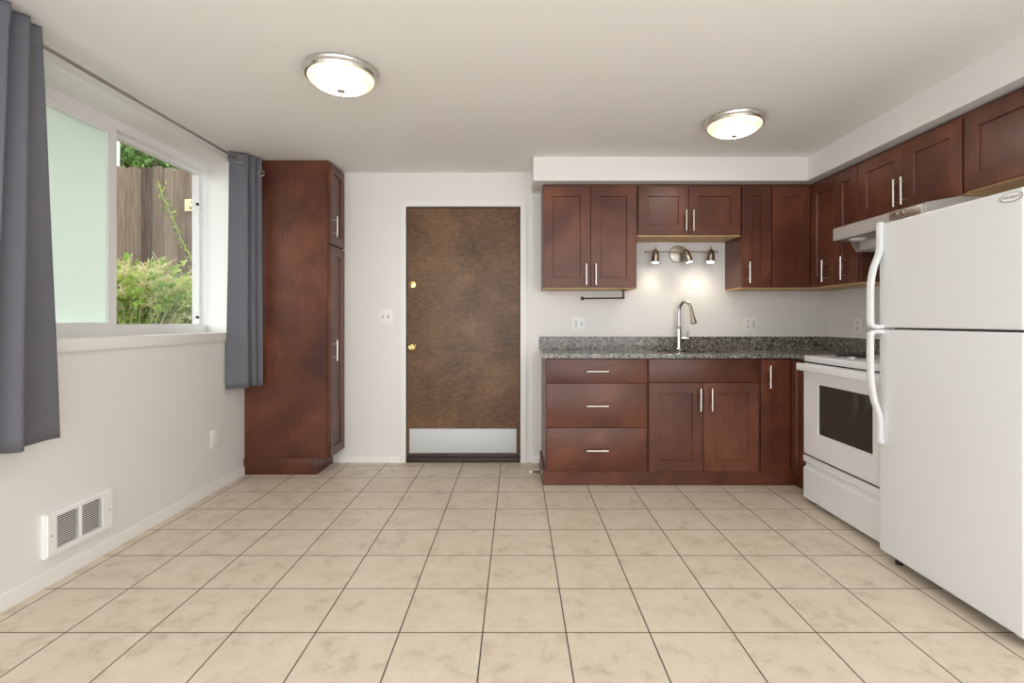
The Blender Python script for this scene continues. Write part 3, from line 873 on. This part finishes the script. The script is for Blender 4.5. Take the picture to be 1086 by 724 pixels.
curtain('curtain', 'long grey curtain bunched between the window and the pantry cabinet',
        [(-2.022, 3.580), (-1.968, 3.608), (-1.918, 3.632), (-1.945, 3.668), (-1.895, 3.688), (-1.925, 3.716), (-1.872, 3.738)],
        [(-2.014, 3.530), (-1.955, 3.575), (-1.900, 3.612), (-1.945, 3.655), (-1.888, 3.680), (-1.925, 3.716), (-1.868, 3.742)], 2.335, 0.672,
        ((-1.966, 3.603, ROD_Z, 0.47), (-1.874, 3.733, ROD_Z - 0.06, 0.3)))
r = thing('curtain_rod', 'thin metal curtain rod running along the top of the window wall', 'curtain rod', (ROD_X, 2.7, ROD_Z))
bm = bm_new(); tube(bm, [(ROD_X, 1.55, ROD_Z), (ROD_X, 2.62, ROD_Z)], 0.0095, 14); tube(bm, [(ROD_X, 2.60, ROD_Z), (ROD_X, 3.775, ROD_Z)], 0.0080, 14); W(r, 'rod', bm, M['satin_nickel'])
for y in (1.60, 3.765):
    bm = bm_new(); tube(bm, [(ROD_X, y, ROD_Z - 0.012), (ROD_X - 0.03, y, ROD_Z - 0.014), (XL + 0.003, y, ROD_Z - 0.014)], 0.005, 10); bx(bm, XL + 0.0005, XL + 0.004, y - 0.012, y + 0.012, ROD_Z - 0.045, ROD_Z + 0.02)
    W(r, 'bracket', bm, M['satin_nickel'])

# ------------------------------------------------------------------ range
XF, RY0, RY1 = 1.818, 2.468, 3.230
r = thing('electric_range', 'white freestanding electric range with dark oven window between cabinets and refrigerator', 'stove', (2.16, 2.85, 0))
bm = bm_new(); bx(bm, XF + 0.045, XR - 0.030, RY0, RY1, 0.040, 0.900, 0.003, 1); W(r, 'body', bm, M['enamel'])
bm = bm_new(); bx(bm, XF + 0.006, XR - 0.028, RY0 - 0.002, RY1 + 0.001, 0.888, 0.927, 0.006); W(r, 'cooktop', bm, M['enamel'])
# oven door with a window opening
bm = bm_new()
grid_plate(bm, [RY0 + 0.002, 2.604, 3.072, RY1 - 0.002], [0.310, 0.460, 0.759, 0.880], lambda i, j: not (i == 1 and j == 1), lambda u, w: (XF, u, w), Vector((0.042, 0, 0)))
bmesh.ops.bevel(bm, geom=[e for e in bm.edges if len(e.link_faces) == 2 and e.calc_face_angle(0) > 1.0], offset=0.004, segments=2, affect='EDGES')
od = W(r, 'oven_door', bm, M['enamel'])
bm = bm_new(); bx(bm, XF + 0.007, XF + 0.012, 2.598, 3.078, 0.454, 0.765)
bmesh.ops.translate(bm, verts=bm.verts[:], vec=-Vector(r.location)); link('oven_window', bm, M['oven_glass'], od)
bm = bm_new()
bx(bm, XF - 0.050, XF - 0.022, RY0 + 0.003, RY1 - 0.002, 0.834, 0.880, 0.011, 4)
for y in (RY0 + 0.02, RY1 - 0.018):
    bx(bm, XF - 0.030, XF + 0.004, y - 0.016, y + 0.016, 0.840, 0.874, 0.005)
bmesh.ops.translate(bm, verts=bm.verts[:], vec=-Vector(r.location)); link('handle', bm, M['enamel'], od)
bm = bm_new(); bx(bm, XF + 0.012, XF + 0.05, RY0 + 0.004, RY1 - 0.004, 0.296, 0.890); W(r, 'shadow_gap', bm, M['dark'])
bm = bm_new(); prism(bm, [(XF, 0.034), (XF, 0.215), (XF + 0.016, 0.232), (XF + 0.016, 0.246), (XF - 0.001, 0.262), (XF - 0.001, 0.300), (XF + 0.045, 0.300), (XF + 0.045, 0.034)], 'y', RY0 + 0.002, RY1 - 0.002)
W(r, 'storage_drawer', bm, M['enamel'])
for (x, y) in ((XF + 0.06, RY0 + 0.04), (XF + 0.06, RY1 - 0.045), (XR - 0.08, RY0 + 0.04), (XR - 0.08, RY1 - 0.04)):
    bm = bm_new(); tube(bm, [(x, y, 0.0), (x, y, 0.042)], 0.018, 14); W(r, 'foot', bm, M['black'])
for (x, y, rad) in ((2.005, 3.035, 0.098), (2.005, 2.660, 0.075), (2.270, 3.035, 0.075), (2.270, 2.660, 0.098)):
    bm = bm_new(); lathe(bm, [(0, 0.001), (rad * 0.9, 0.001), (rad + 0.008, 0.005), (rad + 0.016, 0.007), (rad + 0.016, 0.002), (rad, -0.001), (0, -0.001)], 40, Matrix.Translation((x, y, 0.9275))); bn = W(r, 'drip_pan', bm, M['chrome'])
    bm = bm_new()
    turns = 4 if rad > 0.09 else 3
    pts = []
    for k in range(turns * 28 + 1):
        a = 2 * PI * k / 28; q = 0.022 + (rad - 0.024) * k / (turns * 28)
        pts.append((x + q * math.cos(a), y + q * math.sin(a), 0.9405))
    tube(bm, pts, 0.0065, 8)
    for k in range(3):
        a = 2 * PI * k / 3; bx(bm, x - 0.001, x + 0.001, y - 0.001, y + 0.001, 0.928, 0.936)
        tube(bm, [(x, y, 0.932), (x + rad * math.cos(a), y + rad * math.sin(a), 0.932)], 0.003, 6)
    W(r, 'burner_coil', bm, M['coil'])
bm = bm_new(); prism(bm, [(XR - 0.090, 0.926), (XR - 0.055, 1.085), (XR - 0.030, 1.090), (XR - 0.030, 0.926)], 'y', RY0, RY1, 0.004); W(r, 'control_panel', bm, M['enamel'])
for y in (2.54, 2.62, 3.08, 3.16):
    bm = bm_new(); lathe(bm, [(0, 0), (0.020, 0), (0.018, 0.020), (0, 0.021)], 20, Matrix.Translation((XR - 0.074, y, 1.01)) @ Matrix.Rotation(-PI / 2 - 0.2, 4, 'Y')); W(r, 'knob', bm, M['enamel'])

# ------------------------------------------------------------------ hood
HY0, HY1 = 2.522, 3.252
r = thing('range_hood', 'stainless steel range hood under the cabinet above the range', 'range hood', (2.26, 2.89, 1.57))
bm = bm_new()
# hollow shell: front lip, top, back, ends, lower rear tray
prism(bm, [(2.022, 1.655), (2.022, 1.728), (2.034, 1.735), (2.190, 1.7615), (XR - 0.002, 1.7615), (XR - 0.002, 1.700), (2.16, 1.690), (2.15, 1.655)], 'y', HY0, HY1)
W(r, 'hood_shell', bm, M['steel'])
for y in (HY0 - 0.0045, HY1 + 0.0005):
    bm = bm_new(); prism(bm, [(2.024, 1.656), (2.024, 1.726), (2.19, 1.755), (XR - 0.004, 1.755), (XR - 0.004, 1.585), (2.17, 1.585), (2.135, 1.650)], 'y', y, y + 0.004); W(r, 'end_panel', bm, M['steel'])
bm = bm_new(); bx(bm, 2.155, XR - 0.01, HY0 + 0.008, HY1 - 0.05, 1.587, 1.70, 0.006); W(r, 'filter_box', bm, M['steel'])
bm = bm_new()
for k in range(3):
    bx(bm, 2.18, XR - 0.03, HY0 + 0.03 + k * 0.215, HY0 + 0.235 + k * 0.215, 1.5845, 1.590, 0.002)
W(r, 'grease_filter', bm, M['aluminium'])
bm = bm_new(); lathe(bm, [(0, -0.012), (0.030, -0.010), (0.046, -0.002), (0.048, 0.012), (0, 0.012)], 28, Matrix.Translation((2.105, 3.140, 1.648))); W(r, 'lamp_lens', bm, M['plastic'])
for y in (2.667, 2.713):
    bm = bm_new(); lathe(bm, [(0, -0.002), (0.010, -0.002), (0.009, 0.010), (0, 0.011)], 20, Matrix.Translation((2.022, y, 1.713)) @ Matrix.Rotation(-PI / 2, 4, 'Y')); W(r, 'knob', bm, M['satin_nickel'])
bm = bm_new(); bx(bm, 2.0205, 2.0235, HY0 + 0.02, 2.76, 1.668, 1.726, 0.0008); W(r, 'control_strip', bm, M['nickel'])
bm = bm_new(); bx(bm, 2.030, 2.145, HY0 + 0.01, HY1 - 0.01, 1.6515, 1.6555); W(r, 'underside', bm, M['grey_plastic'])

# ------------------------------------------------------------------ refrigerator
FXF, FRY0, FRY1 = 1.740, 1.748, 2.446
ZB, ZS, ZT = 0.050, 1.108, 1.607
r = thing('refrigerator', 'white top-freezer refrigerator standing beside the range', 'refrigerator', (2.1, 2.1, 0))
bm = bm_new(); bx(bm, FXF + 0.072, XR - 0.03, FRY0 + 0.004, FRY1 - 0.004, 0.055, ZT - 0.006, 0.006); W(r, 'body', bm, M['fridge'])
bm = bm_new(); bx(bm, FXF + 0.060, FXF + 0.074, FRY0 + 0.02, FRY1 - 0.02, 0.08, ZT - 0.02); W(r, 'door_gasket', bm, M['grey_plastic'])
bm = bm_new(); bx(bm, FXF, FXF + 0.062, FRY0, FRY1, ZS + 0.005, ZT, 0.010, 4); fd = W(r, 'freezer_door', bm, M['fridge'])
bm = bm_new(); bx(bm, FXF, FXF + 0.062, FRY0, FRY1, ZB, ZS - 0.004, 0.010, 4); ld_ = W(r, 'fridge_door', bm, M['fridge'])
def flat_handle(pts, w, t, ymid):
    """a flat strap handle; pts are (x, z) of its centre line"""
    bm = bm_new(); rings = []
    for i, (x, z) in enumerate(pts):
        a = Vector(pts[max(i - 1, 0)]); b = Vector(pts[min(i + 1, len(pts) - 1)])
        d = (b - a).normalized(); nrm = Vector((-d.y, d.x))
        ring = []
        for q in range(16):
            an = 2 * PI * q / 16
            ca, sa = math.cos(an), math.sin(an)
            ca = math.copysign(abs(ca) ** 0.5, ca); sa = math.copysign(abs(sa) ** 0.5, sa)
            p = Vector((x, z)) + nrm * (t / 2 * sa)
            ring.append(bm.verts.new((p.x, ymid + w / 2 * ca, p.y)))
        rings.append(ring)
    for a, b in zip(rings, rings[1:]):
        for q in range(16):
            bm.faces.new((a[q], a[(q + 1) % 16], b[(q + 1) % 16], b[q]))
    bm.faces.new(rings[0][::-1]); bm.faces.new(rings[-1])
    bmesh.ops.recalc_face_normals(bm, faces=bm.faces[:])
    return bm
def smooth_pts(ps, n=8):
    out = []
    P = [ps[0]] + ps + [ps[-1]]
    for i in range(1, len(P) - 2):
        for k in range(n):
            t = k / n
            out.append(tuple(0.5 * (2 * P[i][c] + (P[i + 1][c] - P[i - 1][c]) * t + (2 * P[i - 1][c] - 5 * P[i][c] + 4 * P[i + 1][c] - P[i + 2][c]) * t * t + (3 * P[i][c] - P[i - 1][c] - 3 * P[i + 1][c] + P[i + 2][c]) * t ** 3) for c in (0, 1)))
    out.append(ps[-1])
    return out
HYM = FRY1 - 0.020
x = FXF
bm = flat_handle(smooth_pts([(x - 0.006, 1.610), (x - 0.010, 1.585), (x - 0.010, 1.500), (x - 0.018, 1.455), (x - 0.040, 1.395), (x - 0.052, 1.330), (x - 0.055, 1.240), (x - 0.055, 1.165), (x - 0.053, 1.130), (x - 0.035, 1.117), (x + 0.004, 1.117)]), 0.034, 0.021, HYM)
bmesh.ops.translate(bm, verts=bm.verts[:], vec=-Vector(r.location)); link('handle', bm, M['enamel'], fd)
bm = flat_handle(smooth_pts([(x + 0.004, 1.093), (x - 0.035, 1.093), (x - 0.053, 1.080), (x - 0.055, 1.040), (x - 0.055, 0.940), (x - 0.051, 0.850), (x - 0.038, 0.770), (x - 0.020, 0.715), (x - 0.010, 0.670), (x - 0.010, 0.585), (x - 0.004, 0.565)]), 0.034, 0.021, HYM)
bmesh.ops.translate(bm, verts=bm.verts[:], vec=-Vector(r.location)); link('handle', bm, M['enamel'], ld_)
# oval badge with its script
def text_mesh(s, size, shear=0.0, bold=0.0):
    cu = bpy.data.curves.new('lettering', 'FONT'); cu.body = s; cu.size = size; cu.shear = shear; cu.align_x = 'CENTER'; cu.align_y = 'CENTER'; cu.extrude = 0.0004; cu.offset = bold
    ob = bpy.data.objects.new('lettering', cu); COL.objects.link(ob)
    bpy.context.view_layer.update()
    me = bpy.data.meshes.new_from_object(ob.evaluated_get(bpy.context.evaluated_depsgraph_get()))
    bpy.data.objects.remove(ob); bpy.data.curves.remove(cu)
    bm = bm_new(); bm.from_mesh(me); bpy.data.meshes.remove(me)
    return bm
BYC, BZC = 1.790, 1.580
face_left = Matrix(((0, 0, -1, 0), (-1, 0, 0, 0), (0, 1, 0, 0), (0, 0, 0, 1)))   # text x -> -y, text y -> z, out -> -x
bm = bm_new(); lathe(bm, [(0, 0), (1, 0), (1, 0.9), (0.95, 1.0), (0.91, 0.8), (0.90, 0.2), (0, 0.2)], 40)
bmesh.ops.transform(bm, matrix=Matrix.Translation((FXF + 0.0005, BYC, BZC)) @ face_left @ Matrix.Diagonal((0.042, 0.0165, 0.0035, 1)), verts=bm.verts[:])
bmesh.ops.translate(bm, verts=bm.verts[:], vec=-Vector(r.location)); bd = link('badge_rim', bm, M['satin_nickel'], fd)
bm = bm_new(); lathe(bm, [(0, 0), (0.9, 0), (0.9, 0.8), (0, 0.85)], 40)
bmesh.ops.transform(bm, matrix=Matrix.Translation((FXF + 0.0004, BYC, BZC)) @ face_left @ Matrix.Diagonal((0.042, 0.0165, 0.0035, 1)), verts=bm.verts[:])
bmesh.ops.translate(bm, verts=bm.verts[:], vec=-Vector(r.location)); link('badge_plate', bm, M['plastic'], fd)
bm = text_mesh('Whirlpool', 0.0155, 0.25)
bmesh.ops.transform(bm, matrix=Matrix.Translation((FXF - 0.0030, BYC, BZC)) @ face_left, verts=bm.verts[:])
bmesh.ops.translate(bm, verts=bm.verts[:], vec=-Vector(r.location)); link('badge_lettering', bm, M['grey_plastic'], fd)
bm = bm_new(); bx(bm, FXF + 0.080, FXF + 0.090, FRY0 + 0.03, FRY1 - 0.03, 0.012, 0.056); W(r, 'base_grille', bm, M['dark'])
for y in (FRY0 + 0.035, FRY1 - 0.05):
    bm = bm_new(); bx(bm, FXF + 0.030, FXF + 0.085, y - 0.022, y + 0.022, 0.030, 0.050, 0.003)
    tube(bm, [(FXF + 0.060, y, 0.0), (FXF + 0.060, y, 0.032)], 0.016, 14); W(r, 'leveling_foot', bm, M['steel'] if y < 2 else M['black'])
for y in (FRY0 + 0.035, FRY1 - 0.05):
    bm = bm_new(); tube(bm, [(XR - 0.09, y, 0.0), (XR - 0.09, y, 0.06)], 0.018, 14); W(r, 'rear_foot', bm, M['black'])

# spring door stop on the plinth side
r = thing('door_stop', 'small spring door stop with white tip sticking out beside the base cabinet plinth', 'door stop', (0.185, 3.76, 0.03))
bm = bm_new(); pts = []
for k in range(16 * 10 + 1):
    a = 2 * PI * k / 10; pts.append((0.1835 - 0.072 * k / 160, 3.76 + 0.0055 * math.cos(a), 0.030 + 0.0055 * math.sin(a)))
tube(bm, pts, 0.0014, 6); W(r, 'spring', bm, M['bronze'])
bm = bm_new(); lathe(bm, [(0, -0.004), (0.008, -0.004), (0.0095, 0.010), (0.007, 0.020), (0, 0.021)], 16, Matrix.Translation((0.112, 3.76, 0.030)) @ Matrix.Rotation(-PI / 2, 4, 'Y')); W(r, 'rubber_tip', bm, M['plastic'])
bm = bm_new(); lathe(bm, [(0, 0), (0.010, 0), (0.008, 0.006), (0, 0.006)], 16, Matrix.Translation((0.1849, 3.76, 0.030)) @ Matrix.Rotation(-PI / 2, 4, 'Y')); W(r, 'mount', bm, M['plastic'])

# ------------------------------------------------------------------ outside the window
GZ = 0.93
bm = bm_new(); bx(bm, -16, XO - 0.002, -3, 16, GZ - 0.3, GZ); struct('ground_outside', bm, M['soil'])
# retaining wall below the fence
bm = bm_new(); bx(bm, -9.0, -2.6, 6.05, 6.40, GZ - 0.05, 1.745, 0.02); tag(link('retaining_wall', bm, M['concrete']), 'low grey concrete wall under the wooden fence outside the window', 'wall')
r = thing('board_fence', 'weathered brown wooden board fence outside the window', 'fence', (-5.0, 6.0, 1.70))
bm = bm_new()
x = -9.0
while x < -2.7:
    w = 0.139
    h = 2.950 + random.uniform(-0.02, 0.02)
    yo = random.uniform(-0.004, 0.004)
    prism(bm, [(x, 1.70), (x, h - 0.03), (x + 0.03, h), (x + w - 0.03, h), (x + w, h - 0.03), (x + w, 1.70)], 'y', 6.0 + yo, 6.018 + yo)
    x += 0.142
W(r, 'boards', bm, M['fence'])
for z in (1.86, 2.72):
    bm = bm_new(); bx(bm, -9.0, -2.7, 6.024, 6.064, z - 0.045, z + 0.045); W(r, 'rail', bm, M['fence'])
for x in (-8.2, -6.2, -4.45, -3.0):
    bm = bm_new(); bx(bm, x - 0.045, x + 0.045, 6.066, 6.156, 1.744, 2.90); W(r, 'post', bm, M['fence'])
# warning sign on the fence
r = thing('fence_sign', 'pale yellow lettered sign nailed to the brown board fence', 'sign', (-3.72, 5.99, 2.5))
bm = bm_new(); bx(bm, -3.905, -3.595, 5.986, 5.990, 2.434, 2.573, 0.001); W(r, 'sign_board', bm, M['sign'])
for s, z, sz in (('POSTED', 2.538, 0.043), ('KEEP OUT', 2.470, 0.043)):
    bm = text_mesh(s, sz, 0.0, 0.0022)
    bmesh.ops.transform(bm, matrix=Matrix.Translation((-3.750, 5.9850, z)) @ FY, verts=bm.verts[:]); W(r, 'lettering', bm, M['ink'])

def leaf(bm, p, size, d=None, up=0.4):
    d = d or Vector((random.gauss(0, 1), random.gauss(0, 1), random.gauss(up, 0.7))).normalized()
    s = d.cross(Vector((random.gauss(0, 1), random.gauss(0, 1), random.gauss(0, 1)))).normalized()
    n = d.cross(s)
    w = size * 0.30
    v = [bm.verts.new(p), bm.verts.new(p + d * size * 0.5 + s * w + n * size * 0.08), bm.verts.new(p + d * size), bm.verts.new(p + d * size * 0.5 - s * w + n * size * 0.08)]
    bm.faces.new((v[0], v[1], v[2])); bm.faces.new((v[0], v[2], v[3]))

def bush(name, label, loc, rx, ry, h, nst, nl, lsize, dry=0.3, cat='bush'):
    r = thing(name, label, cat, loc)
    st, lf = bm_new(), bm_new()
    for k in range(nst):
        a = random.uniform(0, 2 * PI); q = math.sqrt(random.random())
        b = Vector((rx * 0.5 * q * math.cos(a), ry * 0.5 * q * math.sin(a), 0))
        tip = Vector((rx * q * math.cos(a) * 1.1, ry * q * math.sin(a) * 1.1, h * random.uniform(0.55, 1.0) * (1 - 0.35 * q * q)))
        bend = Vector((random.gauss(0, 0.10), random.gauss(0, 0.10), -0.05))
        pts = []
        for i in range(7):
            t = i / 6
            pts.append(b.lerp(tip, t) + bend * (t * t) + Vector((0, 0, 0.12 * math.sin(PI * t))))
        tube(st, pts, [0.0045 * (1 - 0.6 * i / 6) for i in range(7)], 5, False)
        if random.random() > dry:
            for i in range(nl):
                t = random.uniform(0.15, 1.0) * 6; i0 = min(int(t), 5)
                leaf(lf, pts[i0].lerp(pts[i0 + 1], t - i0), lsize * random.uniform(0.6, 1.3))
        else:
            for i in range(nl // 2):
                t = random.uniform(3.5, 6); i0 = min(int(t), 5)
                p = pts[i0].lerp(pts[i0 + 1], t - i0)
                e = p + Vector((random.gauss(0, 0.05), random.gauss(0, 0.05), random.gauss(0.03, 0.04)))
                tube(st, [p, e], 0.0022, 4, False)
    link('stems', st, M['straw'], r); link('leaves', lf, M['leaf'], r)
    return r
bush('leafy_bush', 'wild leafy green bush with dry straw stalks close outside the window', (-3.50, 4.60, GZ), 0.60, 0.42, 0.90, 210, 40, 0.046, 0.42)
bush('leafy_bush', 'low leafy green weeds along the foot of the concrete wall behind the taller bush', (-3.75, 5.45, GZ), 0.55, 0.20, 0.60, 70, 34, 0.05, 0.15)
# vine climbing the fence
r = thing('vine', 'thin green vine climbing diagonally up the wooden fence', 'plant', (-3.70, 5.93, GZ))
pts = [Vector(p) for p in ((-3.62, 5.93, GZ), (-3.60, 5.93, 1.50), (-3.75, 5.94, 1.80), (-3.90, 5.95, 2.05), (-4.02, 5.95, 2.35), (-4.14, 5.95, 2.60), (-4.19, 5.95, 2.78))]
bm, lf = bm_new(), bm_new()
tube(bm, pts, 0.006, 6); W(r, 'stem', bm, M['vine_leaf'])
for k in range(150):
    t = random.uniform(0.6, 5.99); i0 = int(t)
    leaf(lf, pts[i0].lerp(pts[i0 + 1], t - i0) + Vector((random.gauss(0, 0.03), -0.01, random.gauss(0, 0.02))), random.uniform(0.022, 0.048))
W(r, 'leaves', lf, M['vine_leaf'])

def tree(label, x, y, h, rad, zc, n):
    r = thing('tree', label, 'tree', (x, y, GZ), 0, 'trees beyond the fence')
    bm = bm_new(); tube(bm, [(0, 0, 0), (0.05, 0, h * 0.4), (0.0, 0.05, h * 0.75)], [0.14, 0.11, 0.05], 10)
    for k in range(6):
        a = 2 * PI * k / 6; tube(bm, [(0.03, 0, h * (0.35 + 0.05 * k)), (rad * 0.6 * math.cos(a), rad * 0.6 * math.sin(a), h * (0.5 + 0.06 * k))], [0.05, 0.02], 6)
    link('trunk', bm, M['bark'], r)
    lf = bm_new()
    cl = [(Vector((random.uniform(-1, 1), random.uniform(-1, 1), random.uniform(-1, 1))) * rad * 0.72 + Vector((0, 0, zc - GZ))) for k in range(26)]
    for k in range(n):
        c = random.choice(cl)
        d = Vector((random.gauss(0, 1), random.gauss(0, 1), random.gauss(0, 1))).normalized() * (rad * 0.42 * random.uniform(0.5, 1) )
        leaf(lf, c + d, random.uniform(0.09, 0.17))
    link('foliage', lf, M['tree_leaf'], r)
tree('broad green tree rising just behind the fence outside the window', -8.5, 12.0, 5.4, 1.45, 5.1, 9000)
tree('taller green tree farther off, behind the tree nearest the fence', -11.6, 15.6, 7.0, 1.6, 6.4, 9000)
# neighbour's house, clapboard corner
r = thing('house', 'white clapboard house corner showing behind the fence', 'house', (-9.2, 9.0, GZ))
bm = bm_new()
for k in range(26):
    z = GZ + k * 0.17
    prism(bm, [(-7.84, z + 0.172), (-7.80, z), (-10.6, z), (-10.6, z + 0.172)], 'y', 7.6, 9.95)
W(r, 'siding', bm, M['siding'])
bm = bm_new(); bx(bm, -7.86, -7.795, 9.94, 10.0, GZ, GZ + 4.40); W(r, 'corner_board', bm, M['siding'])
bm = bm_new(); prism(bm, [(-7.5, GZ + 4.40), (-7.5, GZ + 4.50), (-9.2, GZ + 5.4), (-10.9, GZ + 4.50), (-10.9, GZ + 4.40)], 'y', 7.3, 10.1); W(r, 'roof', bm, M['grey_plastic'])
# unseen eave added over the window to shade the outdoors
bm = bm_new(); prism(bm, [(XO - 0.001, 2.50), (XO - 0.55, 2.50), (XO - 0.55, 2.62), (XO - 0.001, 2.72)], 'y', -1.0, 4.6); struct('trim_added_eave', bm, M['trim'])
